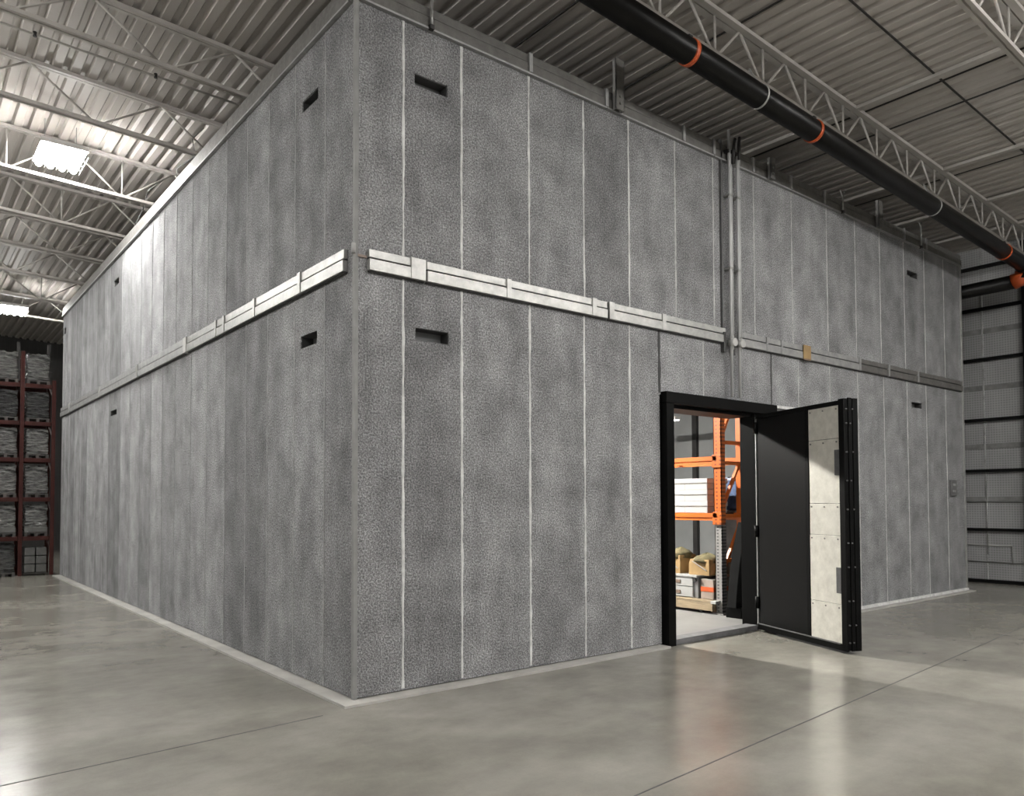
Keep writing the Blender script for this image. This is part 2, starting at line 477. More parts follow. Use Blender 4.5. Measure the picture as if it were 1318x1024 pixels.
# top track
def track(side, a0, a1):
    def b(u0, v0, u1, v1, d, name, mat):
        m = MB()
        if side == 'R': m.box(u0, -d, v0, u1, .05, v1, .003)
        else: m.box(-d, u0, v0, .05, u1, v1, .003)
        m.build(name, mat, V)
    b(a0, H + .005, a1, H + .10, .03, 'track_strip', M['track'])
    b(a0, H + .112, a1, H + .19, .018, 'track_strip', M['track'])
    b(a0, H + .10, a1, H + .112, .004, 'track_groove', M['gap'])
    b(a0, H - .012, a1, H + .006, .04, 'track_lip', M['galv_dull'])
for a0, a1 in ((-.03, 2.88), (2.89, 4.7), (4.71, 6.36), (6.37, 9.6), (9.61, LX + .03)): track('R', a0, a1)
for a0, a1 in ((.06, 3.1), (3.11, 6.4), (6.41, 10.), (10.01, LY)): track('L', a0, a1)
for a in (1.84, 2.88, 4.14, 4.70, 5.50, 6.36, 7.2, 9.6, 10.38):
    MB().box(a - .022, -.045, H + .01, a + .022, 0, H + .195, .003).build('track_clip', M['galv_dull'], V)

# posts and hooks that tie the vault top to the roof
def post(x, z1, w, label, grp=None):
    p = thing('tie_post', label, 'post', (x, -.06, H))
    MB().box(x - w / 2, -.10, H - .01, x + w / 2, -.085, z1, .003).build('post_web', M['track'], p)
    MB().box(x - w / 2, -.10, H - .01, x - w / 2 + .012, -.05, z1, .003).build('post_flange', M['galv_dull'], p)
    MB().box(x + w / 2 - .012, -.10, H - .01, x + w / 2, -.05, z1, .003).build('post_flange', M['galv_dull'], p)
    for q in (.06, .13): MB().tube([(x, -.112, H + q), (x, -.1, H + q)], .014, 8).build('post_bolt', M['bolt'], p)
post(3.02, 6.27, .13, 'tall grey channel post rising from the vault top edge, nearest the front corner')
post(5.84, 6.0, .10, 'short grey channel bracket on the vault top edge right of the conduits')
post(8.70, 6.14, .13, 'grey channel post rising from the vault top edge toward its far end')
def hook(x, z1, label):
    p = thing('tie_rod', label, 'rod', (x, -.05, H))
    MB().tube([(x, -.055, H - .02), (x, -.055, z1)], .013, 8).build('rod', M['conduit'], p)
    MB().tube([(x - .07, -.055, z1 + .07), (x - .03, -.055, z1 + .01), (x, -.055, z1 - .01), (x + .03, -.055, z1 + .01), (x + .045, -.055, z1 + .09)], .01, 8).build('hook', M['conduit'], p)
    MB().box(x - .02, -.07, H - .02, x + .02, -.03, H + .02).build('foot', M['dark_steel'], p)
hook(.70, 5.98, 'thin steel tie rod with a forked top on the vault edge near the front corner')
hook(7.66, 5.96, 'thin steel tie rod on the vault edge midway between the two tall posts')
hook(10.15, 6.06, 'thin steel tie rod with a hooked top nearest the far end of the vault')

# ------------------------------------------------------------------ conduits down the wall
def conduit(x, z0, z1, jz, label):
    c = thing('wall_pipe', label, 'conduit', (x, -.09, z0))
    MB().tube([(x, -.075, z0), (x, -.075, z1)], .019, 12).build('pipe', M['pipe_paint'], c)
    MB().tube([(x + .042, -.075, jz), (x + .042, -.075, z1 - .1)], .010, 10).build('pipe', M['pipe_paint'], c)
    b = MB(); b.tube([(x + .01, -.125, jz), (x + .01, -.05, jz)], .05, 16)
    b.tube([(x + .01, -.075, jz - .08), (x + .01, -.075, jz + .08)], .026, 12)
    b.build('junction_box', M['galv'], c)
    for z in (4.4, 5.3):
        MB().box(x - .03, -.098, z - .012, x + .03, -.0, z + .012).build('pipe_strap', M['conduit'], c)
conduit(4.94, 2.84, 6.10, 3.50, 'left one of two slim grey conduits running down the wall to the door')
conduit(5.10, 2.84, 6.02, 3.50, 'right one of two slim grey conduits running down the wall to the door')
mp = thing('conduit_shadow', 'narrow dark strip painted as the shadow left of the left conduit', 'shadow strip', (4.86, 0, 3.4))  # dark strip standing for the left conduit's shadow on the wall
MB().box(4.835, -.03, 3.42, 4.865, 0, 5.98).build('channel', M['latch'], mp)
MB().box(4.83, -.05, 3.38, 4.875, 0, 3.62).build('end_cap', M['gap'], mp)  # darker lower end of the same shadow strip
mp2 = thing('conduit_shadow', 'narrow dark strip painted as the shadow left of the right conduit', 'shadow strip', (5.02, 0, 3.4))  # second dark strip, drawn as the right conduit's shadow
MB().box(5.015, -.03, 3.42, 5.035, 0, 5.9).build('channel', M['latch'], mp2)
MB().box(5.005, -.05, 3.36, 5.045, 0, 3.62).build('end_cap', M['gap'], mp2)  # darker lower end of the second shadow strip
ub = thing('conduit_clamp', 'dark curved clamp where the conduits pass the top edge of the vault', 'clamp', (5.02, -.08, H))
MB().tube([(4.98, -.1, H - .05), (4.97, -.12, H + .12), (5.0, -.12, H + .26)], .018, 8).build('strap', M['dark_steel'], ub)
MB().tube([(5.08, -.12, H + .02), (5.05, -.14, H + .16), (5.09, -.12, H + .30)], .018, 8).build('strap', M['dark_steel'], ub)
MB().box(4.9, -.09, H + .08, 5.16, -.02, H + .12).build('crossbar', M['dark_steel'], ub)
tp = thing('tan_patch', 'small square of tan tape stuck across the mid rail right of the door', 'tape', (6.65, -.06, ZM))
MB().box(6.56, -.06, ZM - .11, 6.74, -.048, ZM + .085, .004).build('sheet', M['tan'], tp)
MB().box(6.57, -.064, ZM - .12, 6.73, -.05, ZM - .10).build('torn_edge', M['label_brown'], tp)
wp = thing('wall_plate', 'small dark grey plate on the vault wall near its far end', 'plate', (11.26, 0, 1.66))
MB().box(11.14, -.03, 1.66, 11.38, 0, 1.93, .006).build('backplate', M['plate'], wp)
for z in (1.74, 1.85): MB().box(11.2, -.045, z - .02, 11.3, -.03, z + .02, .004).build('switch', M['galv_dull'], wp)

# ------------------------------------------------------------------ vault door
YF = -.085
D = thing('vault_door', 'heavy black steel vault door standing open on its frame', 'door', (4.6, 0, 0))
MB().box(3.73, YF, 0, 3.855, .33, DZ - .102, .006).build('door_jamb', M['black'], D)
MB().box(3.73, YF, DZ - .10, 5.88, .33, DZ + .03, .008).build('door_header', M['black'], D)
jr = MB(); jr.box(5.47, YF + .06, 0, 5.88, .20, DZ - .102, .006)
jr.build('door_jamb', M['black'], D)
st = MB(); st.box(3.855, .0, 0, 3.90, .33, DZ - .1); st.box(3.855, 0, DZ - .14, 5.42, .33, DZ - .1)
st.build('door_stop', M['black'], D)
th = MB(); th.box(3.86, -.06, .0, 5.42, .11, .065, .008); th.build('threshold', M['threshold'], D)
MB().box(3.83, -.05, .012, 5.3, -.03, .03).build('threshold_seal', M['gap'], D)
MB().box(5.9, -.035, DZ + .005, 6.5, -.0, DZ + .04).build('header_flashing', M['seal'], D)
# the leaf: hinge point, direction along the leaf, outward thickness
Hp = Vector((5.40, -.075, 0)); dv = Vector((-.36, -.933, 0)).normalized(); nv = Vector((-dv.y, dv.x, 0))
if nv.x < 0: nv = -nv
LW = 1.57; TH = .15; Z0, Z1 = .035, 2.65
leaf = MB(); leaf.obox(Hp, dv, nv, .02, .012, Z0, LW, TH, Z1, .004)
lf = leaf.build('door_leaf', M['leaf'], D)
def lp(name, mat, x0, y0, z0, x1, y1, z1, bev=.003):
    return MB().obox(Hp, dv, nv, x0, y0, z0, x1, y1, z1, bev).build(name, mat, lf)
XS = 1.0
lp('face_sheet', M['leaf'], .06, -.004, Z0 + .05, XS - .06, .014, Z1 - .05)
lp('cover_strip', M['black'], XS - .05, -.012, Z0 + .02, XS, .014, Z1 - .02)
lp('top_rail', M['black'], .02, -.01, Z1 - .045, LW, .014, Z1)
lp('bottom_rail', M['black'], .02, -.016, Z0 - .01, LW, .014, Z0 + .06)
lp('floor_seal', M['latch'], .05, -.02, Z0 + .052, LW - .1, -.008, Z0 + .066)
lp('edge_stile', M['black'], LW - .075, -.016, Z0, LW + .004, .03, Z1 + .012)
lp('edge_stile', M['black'], LW - .01, .04, Z0 - .005, LW + .012, .085, Z1 + .02)
lp('edge_stile', M['black'], LW - .01, .095, Z0 - .005, LW + .012, TH + .01, Z1 + .015)
lp('hinge_strip', M['conduit'], .0, -.003, Z0 + .02, .016, .02, Z1 - .02, .001)
for z0, z1 in ((Z0 + .065, .50), (.505, 1.22), (1.225, 1.56), (1.565, 2.25), (2.255, Z1 - .05)):
    s = lp('steel_sheet', M['steel'], XS + .004, -.004 - .003 * (z0 < 1), z0, LW - .078, .013, z1, .0015)
    s['label'] = 'bare brushed steel sheet'
    rv = MB()
    for q in (.04, .5, .96):
        xx = XS + .02 + (LW - .12 - XS) * q
        c = Hp + dv * xx + Vector((0, 0, z1 - .035))
        rv.tube([c - nv * .013, c + nv * .01], .009, 8)
    rv.build('rivets', M['bolt'], lf)
for z in (.62, 1.86):
    h = lp('latch_plate', M['latch'], LW - .14, -.022, z, LW - .07, .005, z + .27)
    c = Hp + dv * (LW - .1) + Vector((0, 0, z + .03))
    h['label'] = 'grey latch plate'
for k, z in enumerate((.12, .3, .55, .9, 1.15, 1.5, 1.8, 2.1, 2.4, 2.55)):
    b = MB()
    for yy in (.012, .09 if k % 2 else .06):
        c = Hp + dv * (LW + .0) + nv * yy + Vector((0, 0, z))
        b.tube([c, c + dv * .02], .008, 8)
    b.build('edge_bolt', M['latch'], lf)
for z in (.28, 1.15, 2.42):
    c = Hp + Vector((-.02, -.012, z)); MB().tube([c, c + Vector((0, 0, .14))], .026, 12).build('hinge_knuckle', M['black'], D)

# ------------------------------------------------------------------ racking inside the vault
RX, RY = 6.10, 1.02
def upright(parent, x, y, z0, z1, w, d, mat, name='upright'):
    m = MB(); t = .012
    m.box(x, y - w / 2, z0, x + t, y + w / 2, z1)
    m.box(x, y - w / 2, z0, x + d, y - w / 2 + t, z1); m.box(x, y + w / 2 - t, z0, x + d, y + w / 2, z1)
    return m.build(name, mat, parent)
PR = thing('pallet_rack', 'bright orange pallet rack inside the vault seen through the open door', 'rack', (RX, RY, 0))
for yy in (RY, RY + 2.75):
    upright(PR, RX, yy, 1.28, 4.2, .13, .09, M['orange_post'])
    o = upright(PR, RX + .01, yy, .0, 1.28, .12, .09, M['grey_post'], 'upright_base'); o['label'] = 'grey perforated lower post'
    MB().box(RX + .5, yy - .05, 0, RX + .58, yy + .05, 4.2).build('upright', M['orange'], PR)
    for z in (.75, 1.38, 2.13, 2.42, 3.3): MB().box(RX + .06, yy - .025, z - .025, RX + .54, yy + .025, z + .025).build('cross_tie', M['orange'], PR)
    for a, b in ((.55, 1.28), (1.43, 2.15), (2.44, 3.25)): MB().bar((RX + .06, yy, a), (RX + .52, yy, b), .04).build('diagonal_tie', M['orange'], PR)
    MB().box(RX - .04, yy - .1, 0.012, RX + .12, yy + .1, .03).build('foot_plate', M['grey_post'], PR)
for z in (1.37, 2.17):
    for xx in (RX - .01, RX + .52):
        m = MB(); m.box(xx, RY, z - .055, xx + .05, RY + 2.75, z + .05); m.box(xx - .015, RY, z - .01, xx, RY + 2.75, z + .05)
        m.build('shelf_beam', M['orange'], PR)
    for yy in (RY, RY + 2.75): MB().box(RX - .025, yy - .075, z - .11, RX + .06, yy + .075, z + .07, .004).build('beam_bracket', M['orange_post'], PR)
    for yy in (1.5, 2.1, 2.7, 3.3): MB().box(RX + .03, yy - .03, z - .03, RX + .53, yy + .03, z - .01).build('shelf_bar', M['dark_steel'], PR)
MB().box(RX + .03, RY + .1, 1.365, RX + .53, RY + 2.65, 1.42).build('shelf_board', M['dark_steel'], PR)

def carton(name, x0, y0, z0, x1, y1, z1, mat, label, cat='box', group=None, lid=None):
    c = thing(name, label, cat, ((x0 + x1) / 2, (y0 + y1) / 2, z0), group)
    MB().box(x0, y0, z0, x1, y1, z1 - .035, .006).build('body', mat, c)
    MB().box(x0 - .012, y0 - .012, z1 - .065, x1 + .012, y1 + .012, z1, .006).build('lid', lid or mat, c)
    MB().box(x0 - .003, y0 - .003, z1 - .078, x1 + .003, y1 + .003, z1 - .065).build('lid_shadow_gap', M['carton_side'], c)
    MB().box(x0 - .002, (y0 + y1) / 2 - .004, z0, x0 + .01, (y0 + y1) / 2 + .004, z1 - .08).build('tape_seam', M['carton_side'], c)
    return c
zt = 1.422
for i, nm in enumerate(('bottom', 'middle', 'top')):
    carton('storage_carton', 6.10, 1.20, zt + i * .165, 6.55, 2.0, zt + (i + 1) * .165 - .002, M['carton_white'],
           'long white lidded carton, %s of the stack on the middle orange shelf' % nm, group='white cartons on the orange rack')
for i, nm in enumerate(('lower', 'upper')):
    carton('storage_carton', 6.10, 2.1, zt + i * .24, 6.55, 2.7, zt + (i + 1) * .24 - .002, M['carton_white'],
           'white carton farther back on the orange shelf behind the near stack, %s one' % nm, group='white cartons on the orange rack')
bw = thing('wrapped_bundle', 'dark blue wrapped bundle on the shelf behind the orange upright', 'bundle', (6.8, 1.1, 1.42))
MB().box(6.80, .95, .013, 7.3, 1.5, 1.45, .02).build('stand', M['case_dark'], bw)
MB().box(6.82, .97, 1.45, 7.27, 1.45, 1.95, .05).build('bundle', M['blue'], bw)
MB().box(6.812, 1.02, 1.62, 6.83, 1.2, 1.75, .008).build('pale_tag', M['carton_white'], bw)

# bottom deck: low wooden dolly with goods
PL = thing('wooden_dolly', 'low wooden dolly under the orange rack carrying cases and cartons', 'dolly', (6.3, 1.6, 0))
MB().box(6.02, 1.1, .17, 6.75, 3.4, .20, .004).build('deck', M['pallet'], PL)
MB().box(6.02, 1.1, .055, 6.05, 3.4, .165, .004).build('side_board', M['pallet'], PL)
MB().box(6.70, 1.1, .055, 6.73, 3.4, .165, .004).build('side_board', M['pallet'], PL)
MB().box(6.02, 1.075, .05, 6.73, 1.1, .17, .004).build('end_board', M['pallet'], PL)
for (x, y) in ((6.08, 1.3), (6.66, 1.3), (6.08, 3.2), (6.66, 3.2)):
    MB().tube([(x - .02, y, .034), (x + .02, y, .034)], .024, 12).build('caster', M['dark_steel'], PL)
MB().box(6.0, 1.0, .16, 6.16, 1.09, .20, .004).build('white_cap', M['carton_white'], PL)
for k, (y0, y1, where) in enumerate(((1.36, 1.95, 'nearest the rack post'), (2.05, 2.65, 'farther back on the dolly'))):
    cs = thing('parts_case', 'light grey two-tier case with brown labels, %s' % where, 'case', (6.3, (y0 + y1) / 2, .2), 'grey cases on the dolly')
    MB().box(6.08, y0, .203, 6.6, y1, .52, .01).build('shell', M['case_dark'], cs)
    for z0, z1 in ((.215, .355), (.365, .505)):
        dr = MB().box(6.055, y0 + .08, z0, 6.1, y1 - .01, z1, .006).build('drawer', M['case_grey'], cs)
        MB().box(6.045, y0 + .30, z0 + .04, 6.058, y0 + .45, z0 + .085).build('label_holder', M['label_brown'], dr)
    MB().box(6.04, y0 - .004, .5, 6.61, y1 + .004, .53, .006).build('lid', M['case_grey'], cs)
    MB().tube([(6.05, y0 + .05, .46), (6.07, y0 + .05, .46)], .03, 12).build('latch', M['dark_steel'], cs)
cx = thing('worn_carton', 'worn pinkish carton with an orange print at the foot of the rack post', 'box', (6.3, 1.2, .2))
MB().box(6.1, 1.11, .203, 6.55, 1.33, .47, .008).build('body', M['carton_pink'], cx)
MB().box(6.095, 1.108, .31, 6.5, 1.332, .375).build('orange_band', M['coupling'], cx)
m = MB(); m.box(6.1, 1.11, .47, 6.32, 1.33, .482, .003); m.bar((6.34, 1.22, .475), (6.55, 1.22, .53), .2, .008); m.build('flap', M['carton_side'], cx)

def sack_cover(cx_, cy, z, rx, ry, h, seed):
    rr = random.Random(seed); b = bmesh.new(); n = 18; rings = []
    for i in range(7):
        t = i / 6; R = 1 - t ** 2.2; zz = z + h * t ** .8
        rings.append([b.verts.new((cx_ + rx * R * math.cos(k * 2 * math.pi / n) * rr.uniform(.88, 1.12), cy + ry * R * math.sin(k * 2 * math.pi / n) * rr.uniform(.88, 1.12), zz + rr.uniform(-.014, .014))) for k in range(n)])
    for i in range(6):
        for k in range(n):
            f = b.faces.new((rings[i][k], rings[i][(k + 1) % n], rings[i + 1][(k + 1) % n], rings[i + 1][k])); f.smooth = True
    b.faces.new(rings[0]); b.faces.new(rings[-1]); return b
for k, (y0, y1, lab, h) in enumerate(((1.2, 1.56, 'open kraft box stuffed with khaki cloth on the grey case', .30), (1.72, 2.0, 'narrow kraft sack behind the box of khaki cloth', .36))):
    bg = thing('kraft_box', lab, 'box', (6.3, (y0 + y1) / 2, .53))
    b = bmesh.new(); vs = []
    for z, s in ((.532, 1.), (.532 + h * .5, .98), (.532 + h * .72, .9)):
        ym = (y0 + y1) / 2; hw = (y1 - y0) / 2 * s
        vs.append([b.verts.new((6.32 + a * .2 * s, ym + c * hw, z + (rnd(-.01, .01) if z > .54 else 0))) for a, c in ((-1, -1), (1, -1), (1, 1), (-1, 1))])
    for i in range(2):
        for q in range(4): b.faces.new((vs[i][q], vs[i][(q + 1) % 4], vs[i + 1][(q + 1) % 4], vs[i + 1][q]))
    b.faces.new(vs[0]); b.faces.new(vs[-1])
    mm = MB(); mm.add(b); mm.build('body', M['kraft'], bg)
    mm = MB(); mm.add(sack_cover(6.32, (y0 + y1) / 2, .532 + h * .6, .235, (y1 - y0) * .54, h * .42, k + 3)); mm.build('cloth', M['khaki'], bg)
    MB().bar((6.115, y0 + .04, .60), (6.12, y1 - .06, .60 + h * .42), .008, .012).build('crease_cord', M['carton_side'], bg)

# black drape leaning beside the jamb
dr = thing('draped_cover', 'black cloth cover hanging beside the right door jamb inside the vault', 'cover', (6.1, .62, 0))
b = bmesh.new(); rows = []
for i in range(9):
    t = i / 8; z = .16 + 1.14 * t
    w0, w1 = 5.90 + .20 * t, 6.55 - .25 * t
    row = []
    for k in range(9):
        s = k / 8
        row.append((w0 + (w1 - w0) * s, .60 - .05 * t + .03 * math.sin(s * 14 + i * .4), z))
    rows.append(row)
fv = [[b.verts.new(p) for p in r] for r in rows]; bv = [[b.verts.new((p[0], p[1] + .14, p[2])) for p in r] for r in rows]
for i in range(8):
    for k in range(8):
        b.faces.new((fv[i][k], fv[i][k + 1], fv[i + 1][k + 1], fv[i + 1][k])).smooth = True
        b.faces.new((bv[i][k], bv[i + 1][k], bv[i + 1][k + 1], bv[i][k + 1])).smooth = True
for i in range(8):
    b.faces.new((fv[i][0], fv[i + 1][0], bv[i + 1][0], bv[i][0])); b.faces.new((fv[i][8], bv[i][8], bv[i + 1][8], fv[i + 1][8]))
for k in range(8):
    b.faces.new((fv[8][k], fv[8][k + 1], bv[8][k + 1], bv[8][k])); b.faces.new((fv[0][k], bv[0][k], bv[0][k + 1], fv[0][k + 1]))
mm = MB(); mm.add(b); mm.build('cloth', M['rubber'], dr)
MB().box(5.95, .55, .012, 6.5, .80, .16, .01).build('base_box', M['black'], dr)

# strip lights hanging inside the vault
def striplight(x, y, z, L, label, grp, mat='strip'):
    s = thing('strip_light', label, 'light', (x, y, z), grp)
    MB().box(x - .09, y - L / 2, z + .02, x + .09, y + L / 2, z + .09, .008).build('housing', M['housing'], s)
    MB().box(x - .07, y - L / 2 + .02, z, x + .07, y + L / 2 - .02, z + .02, .004).build('diffuser', M[mat], s)
    for q in (-.4, .4): MB().tube([(x, y + q * L, z + .09), (x, y + q * L, H - .12)], .006, 6).build('hanger', M['conduit'], s)
    return s
striplight(3.95, 4.1, 4.35, .5, 'white strip light hanging inside the vault behind the door head', None)
striplight(9.9, 5.3, 3.28, .9, 'lit strip light seen high through the open vault door', None, 'strip_far')

# ------------------------------------------------------------------ roof joists
def joist(y, x0, x1, panel_, depth, label, cat='joist', name='roof_joist', rod=.013, verticals=True, phase=0., chord=.045, cw=.05):
    J = thing(name, label, cat, ((x0 + x1) / 2, y, roof((x0 + x1) / 2) - depth))
    top = lambda x: roof(x) - .03
    bot = lambda x: roof(x) - depth + .03
    m = MB()
    for s in (-1, 1):
        m.bar((x0, y + s * (cw / 2 + .008), top(x0)), (x1, y + s * (cw / 2 + .008), top(x1)), cw, .045)
    m.build('top_chord', M['joist'], J)
    m = MB()
    for s in (-1, 1):
        m.bar((x0 + .3, y + s * .03, bot(x0 + .3)), (x1 - .3, y + s * .03, bot(x1 - .3)), .04, chord)
    m.build('bottom_chord', M['joist'], J)
    x = x0 + phase
    while x < x1 - panel_ * .45:
        xb = x + panel_ / 2
        if xb > x1 - .1: break
        MB().tube([(x, y, top(x)), (xb - .03, y, bot(xb))], rod, 8).build('web_diagonal', M['joist'], J)
        if xb + .03 < x1 and x + panel_ <= x1 + .01:
            MB().tube([(xb + .03, y, bot(xb)), (x + panel_, y, top(x + panel_))], rod, 8).build('web_diagonal', M['joist'], J)
        if verticals:
            MB().tube([(xb, y, bot(xb)), (xb, y, top(xb))], rod * .85, 8).build('web_post', M['joist'], J)
        x += panel_
    return J
joist(-.60, -1.0, 13.3, .90, .52, 'pale open-web roof girder directly above the black drain pipe', 'girder', 'roof_girder', .016, phase=.03, cw=.075)
joist(-2.72, -1.0, 13.3, .90, .52, 'pale open-web roof girder crossing the top right corner', 'girder', 'roof_girder', .016, phase=.4, cw=.075)
for k, (y, lab, dp) in enumerate(((3.68, 'open-web roof joist nearest the top left corner of the view', .55), (5.62, 'open-web roof joist just in front of the near lit fixture', .58),
                              (7.80, 'open-web roof joist brightly lit by the near fixture', .66), (9.78, 'open-web roof joist just behind the near lit fixture', .66),
                              (11.85, 'open-web roof joist midway between the two lit fixtures', .6), (13.9, 'open-web roof joist over the front of the red racks', .6),
                              (16.1, 'bright open-web roof joist in front of the far lit fixture', .62), (18.3, 'open-web roof joist behind the far lit fixture', .6))):
    joist(y, -6.5, 2.2, 1.55, dp, lab, phase=(.55, .2, .95, .4, .7, .1, .9, .5)[k], rod=.015, verticals=k in (2, 3, 6))
# battens crossing under the deck on the right
for x, lab in ((6.93, 'nearest pale batten crossing under the deck between the two right girders'), (9.55, 'second pale batten crossing under the deck between the right girders'),
               (11.2, 'third pale batten crossing under the deck between the right girders'), (12.6, 'farthest pale batten under the deck beside the dark end wall')):
    z = roof(x)
    b = MB().box(x - .05, -5.5, z - .05, x + .05, 1.3, z - .004, .004).build('ceiling_batten', M['joist'])
    tag(b, lab, 'batten')
# thin pipe along the left bay
tp = thing('sprinkler_pipe', 'thin pipe with small fittings running below the deck at the upper left', 'pipe', (-2, 4.25, 6.7))
MB().tube([(-6, 4.25, 6.92), (.9, 4.25, 6.72)], .014, 10).build('pipe', M['joist'], tp)
for x in (-1.75, -.5): MB().tube([(x, 4.25, 6.92 - .029 * (x + 6) - .025), (x, 4.25, 6.92 - .029 * (x + 6) + .03)], .02, 8).build('fitting', M['dark_steel'], tp)
def cable(pts, label):
    b = MB().tube(pts, .012, 6).build('hanging_cable', M['conduit']); tag(b, label, 'cable')
cable([(.5, 5.7, 6.98), (.35, 5.75, 6.8), (.45, 5.9, 6.62), (.22, 6.0, 6.42), (.25, 6.1, 6.1)], 'loose grey cable dangling at the near joist end by the vault edge')
cable([(.55, 8.0, 7.0), (.3, 8.0, 6.75), (.25, 8.05, 6.45), (.15, 8.1, 6.2)], 'loose pale cable dangling at the lit joist end by the vault edge')

# ------------------------------------------------------------------ black drain pipe
PY = -.83
def pz(x): return 6.245 - .047 * x
DP = thing('drain_pipe', 'long black drain pipe with orange couplings hung under the roof girder', 'pipe', (6, PY, pz(6)))
MB().tube([(.6, PY, pz(.6)), (12.25, PY, pz(12.25))], .125, 24).build('pipe_run', M['black_pipe'], DP)
for x, w, mt in ((3.25, .055, 'coupling'), (5.55, .05, 'coupling'), (11.4, .05, 'coupling')):
    o = MB().tube([(x - w / 2, PY, pz(x)), (x + w / 2, PY, pz(x))], .133, 24).build('coupling', M[mt], DP)
    o['label'] = 'orange coupling ring'
    MB().box(x - .03, PY - .03, pz(x) + .11, x + .03, PY + .03, pz(x) + .17, .005).build('clamp_bolt', M['dark_steel'], DP)
for x in (1.72, 4.45, 8.75): MB().tube([(x - .012, PY, pz(x)), (x + .012, PY, pz(x))], .131, 24).build('hanger_ring', M['galv'], DP)
for x in (1.72, 4.45, 8.75): MB().bar((x, PY, pz(x) + .12), (x, PY + .12, roof(x) - .5), .02).build('hanger_rod', M['conduit'], DP)
e = MB(); e.tube([(12.22, PY, pz(12.22)), (12.36, PY, pz(12.3) - .01), (12.45, PY + .03, pz(12.4) - .06), (12.47, PY + .06, pz(12.4) - .18)], .135, 20)
e.build('elbow', M['black_pipe'], DP)
o = MB().tube([(12.47, PY + .06, pz(12.4) - .10), (12.47, PY + .10, pz(12.4) - .19), (12.47, PY + .22, pz(12.4) - .22)], .14, 20).build('elbow_coupling', M['coupling'], DP); o['label'] = 'orange elbow coupling'
MB().tube([(12.47, PY + .2, pz(12.4) - .22), (12.47, 3.0, pz(12.4) - .26)], .125, 20).build('cross_run', M['black_pipe'], DP)

# ------------------------------------------------------------------ lit high-bay fixtures
def fixture(x, y, z, label, grp=None, L=.78):
    F = thing('high_bay_light', label, 'light', (x, y, z), grp)
    W = .60
    for s in (-1, 1): MB().box(x - W / 2, y + s * L / 2 - .04, z + .02, x + W / 2, y + s * L / 2 + .04, z + .09, .006).build('end_cap', M['housing'], F)
    for k in range(4):
        xx = x - W / 2 + W * (k + .5) / 4
        t = MB(); t.tube([(xx, y - L / 2, z), (xx, y + L / 2, z)], .048, 8); t.build('lamp_tube', M['tube'], F)
        MB().box(xx - .066, y - L / 2, z + .06, xx + .066, y + L / 2, z + .072, .003).build('reflector', M['housing'], F)
    g = MB()
    for q in (-.25, 0, .25): g.bar((x - W / 2, y + q * L, z - .05), (x + W / 2, y + q * L, z - .05), .006)
    for q in (-.5, -.25, 0, .25, .5): g.bar((x + q * W, y - L / 2, z - .05), (x + q * W, y + L / 2, z - .05), .006)
    g.build('wire_guard', M['conduit'], F)
    for sx in (-1, 1):
        MB().tube([(x + sx * .2, y, z + .08), (x + sx * .2, y, roof(x + sx * .2))], .006, 6).build('hanger', M['conduit'], F)
    return F
F0 = fixture(-1.07, 7.2, 6.63, 'glowing caged high-bay light nearest, under the left roof joists')
copy_tree(F0, (-.62, 17.4, 6.45), 'glowing caged high-bay light far off above the red racks')
off = [(-5.4, 1.6), (-5.4, 4.6), (-5.6, 9.4), (-4.6, -4.2), (-3.3, 12.2), (2.4, -5.4), (6.5, -5.2), (10.4, -8.0), (.4, -8.8), (4.4, -8.8), (8.0, -9.5)]  # unseen fixtures, several added only to brighten the walls and racks
for (x, y) in off:
    copy_tree(F0, (x, y, 6.58 - .045 * max(0, x)), 'unseen caged high-bay light over the open aisle, added to light the hall', 'unseen high-bay lights added for the lighting')

# ------------------------------------------------------------------ red racks beyond the vault
RY0, RD = 14.45, .75
LV = [.82, 1.68, 2.55, 3.36, 4.20]
XS_ = [-1.87, -1.285, -.70, -.10]
BR = thing('pallet_rack', 'dark red pallet rack full of wrapped loads beyond the far left end', 'rack', (-1, RY0, 0))
for xx in XS_:
    for yy in (RY0, RY0 + RD):
        zt_ = 4.35 if xx != -.70 else 4.95
        MB().box(xx - .038, yy - .03, 0, xx + .038, yy + .03, zt_, .004).build('upright', M['red'], BR)
    for z in (.4, 1.3, 2.2, 3.0, 3.9): MB().bar((xx, RY0, z), (xx, RY0 + RD, z + .4), .025).build('side_brace', M['red'], BR)
for z in LV:
    for i in range(3):
        for yy in (RY0 - .02, RY0 + RD):
            MB().box(XS_[i] + .045, yy - .02, z - .045, XS_[i + 1] - .045, yy + .02, z + .045, .004).build('shelf_beam', M['red'], BR)
for xx in (-.78, -.2):
    MB().box(xx - .03, RY0 + .05, 4.3, xx + .03, RY0 + .1, 5.15).build('top_post', M['dark_steel'], BR)
for z in (4.55, 4.8): MB().bar((-1.87, RY0 + .06, z), (-.13, RY0 + .06, z), .025).build('top_rail', M['dark_steel'], BR)

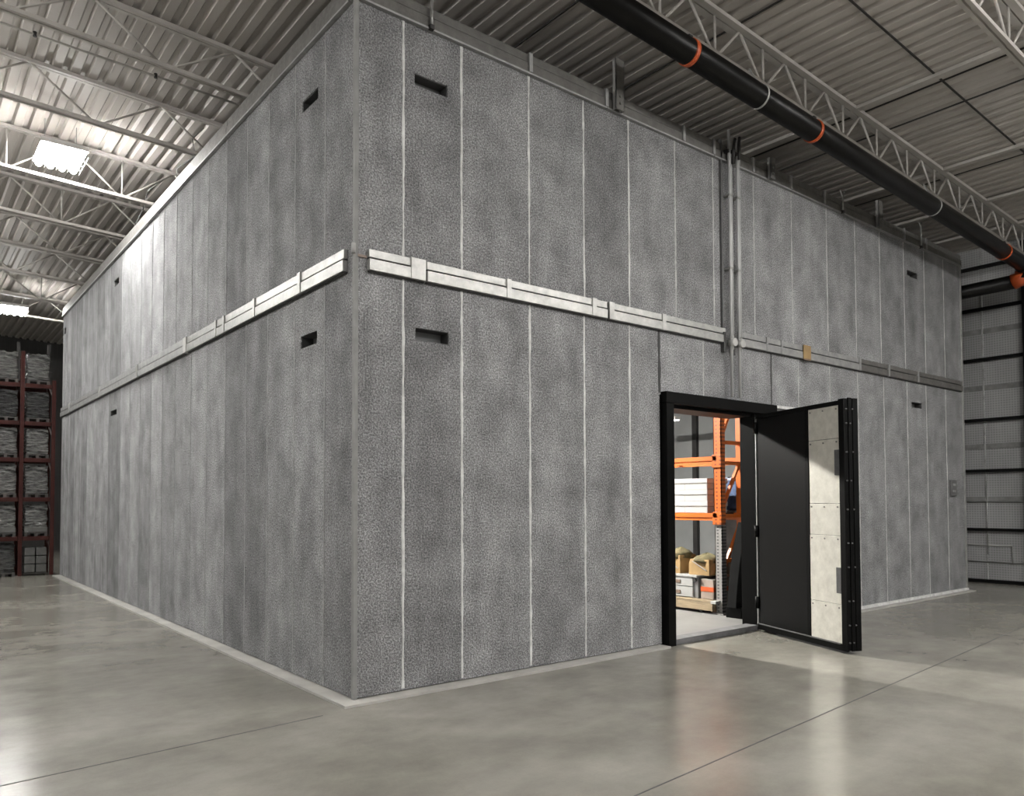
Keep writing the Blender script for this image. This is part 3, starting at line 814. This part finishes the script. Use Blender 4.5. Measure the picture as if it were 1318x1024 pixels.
def lump(x0, y0, z0, x1, y1, z1, seed, amp=.018):
    rr = random.Random(seed); b = bmesh.new()
    bmesh.ops.create_cube(b, size=1)
    bmesh.ops.subdivide_edges(b, edges=b.edges[:], cuts=5, use_grid_fill=True)
    for v in b.verts:
        c = v.co
        v.co = Vector((x0 + (c.x + .5) * (x1 - x0) + rr.uniform(-amp, amp), y0 + (c.y + .5) * (y1 - y0) + rr.uniform(-amp, amp), z0 + (c.z + .5) * (z1 - z0) + (rr.uniform(-amp, amp) if c.z > -.4 else 0)))
    for f in b.faces: f.smooth = True
    return b
words = ['floor-level', 'first-shelf', 'second-shelf', 'third-shelf', 'fourth-shelf', 'top']
bays = ['left edge bay of the red rack', 'right bay of the red rack beside the vault']
for bi, (xa, xb) in enumerate(((XS_[1], XS_[2]), (XS_[2], XS_[3]))):
    for li in range(6):
        z0 = .0 if li == 0 else LV[li - 1] + .046
        ztop = (LV[li] - .12) if li < 5 else 4.92
        x0, x1 = xa + .08, xb - .08
        if li == 0 and bi == 1:
            S = thing('bin_stack', 'stack of dark grey bins on the floor in the right bay of the red rack', 'bins', ((x0 + x1) / 2, RY0 + .3, 0))
            MB().box(x0, RY0 + .02, .03, x1, RY0 + .62, .07).build('base_skid', M['pallet_grey'], S)
            for r in range(3):
                for c in range(2):
                    w = (x1 - x0) / 2
                    m = MB().box(x0 + c * w + .012, RY0, .075 + r * .185, x0 + (c + 1) * w - .012, RY0 + .6, .075 + r * .185 + .17, .01)
                    m.build('bin', M['bin'], S)
            continue
        S = thing('wrapped_load', '%s wrapped load in the %s' % (words[li], bays[bi]), 'pallet load', ((x0 + x1) / 2, RY0 + .3, z0), 'wrapped loads in the red rack')
        sk = MB()
        sk.box(x0, RY0 + .01, z0 + .06, x1, RY0 + .66, z0 + .085)
        for q in (0, .5, 1): sk.box(x0 + q * (x1 - x0 - .06), RY0 + .01, z0, x0 + q * (x1 - x0 - .06) + .06, RY0 + .66, z0 + .06)
        sk.build('skid', M['pallet_grey'], S)
        mat = M['wrap']
        if li == 0: mat = M['wrap_dark']
        if li == 4: mat = M['wrap_dark']
        if li == 5: mat = M['wrap_light']
        mm = MB(); mm.add(lump(x0 + .01, RY0 + .03, z0 + .087, x1 - .01, RY0 + .64, ztop, li * 7 + bi + 1)); mm.build('load', mat, S)
        if li == 1:
            o = MB().box(x0 + .0, RY0 + .015, z0 + .09, x1, RY0 + .05, z0 + .20, .01).build('base_carton', M['bin'], S); o['label'] = 'pale grey lower carton'

# ------------------------------------------------------------------ world, camera, view
w = bpy.data.worlds.new('hall_ambient'); SC.world = w; w.use_nodes = True
bg = w.node_tree.nodes['Background']; bg.inputs['Color'].default_value = (1.0, .985, .965, 1); bg.inputs['Strength'].default_value = .22

cam = bpy.data.cameras.new('camera'); co = bpy.data.objects.new('camera', cam); COL.objects.link(co)
f, pitch, yaw, cx_, cy_, roll = 998.35, .0335, .6805, 670.0, 611.2, -.0039
cam.sensor_fit = 'HORIZONTAL'; cam.sensor_width = 36; cam.lens = f * 36 / 1318
cam.shift_x = -(cx_ - 659) / 1318; cam.shift_y = (cy_ - 512) / 1318
fw = Vector((math.sin(yaw) * math.cos(pitch), math.cos(yaw) * math.cos(pitch), math.sin(pitch)))
r = fw.cross(Vector((0, 0, 1))).normalized(); u = r.cross(fw)
r2 = math.cos(roll) * r + math.sin(roll) * u; u2 = -math.sin(roll) * r + math.cos(roll) * u
mw = Matrix((r2, u2, -fw)).transposed().to_4x4(); mw.translation = Vector((-2.8856, -5.6922, 1.6))
co.matrix_world = mw; cam.clip_end = 200; cam.clip_start = .05
SC.camera = co
SC.view_settings.view_transform = 'Standard'; SC.view_settings.look = 'None'
SC.view_settings.gamma = 1; SC.view_settings.use_curve_mapping = False
SC.view_settings.exposure = 0.35
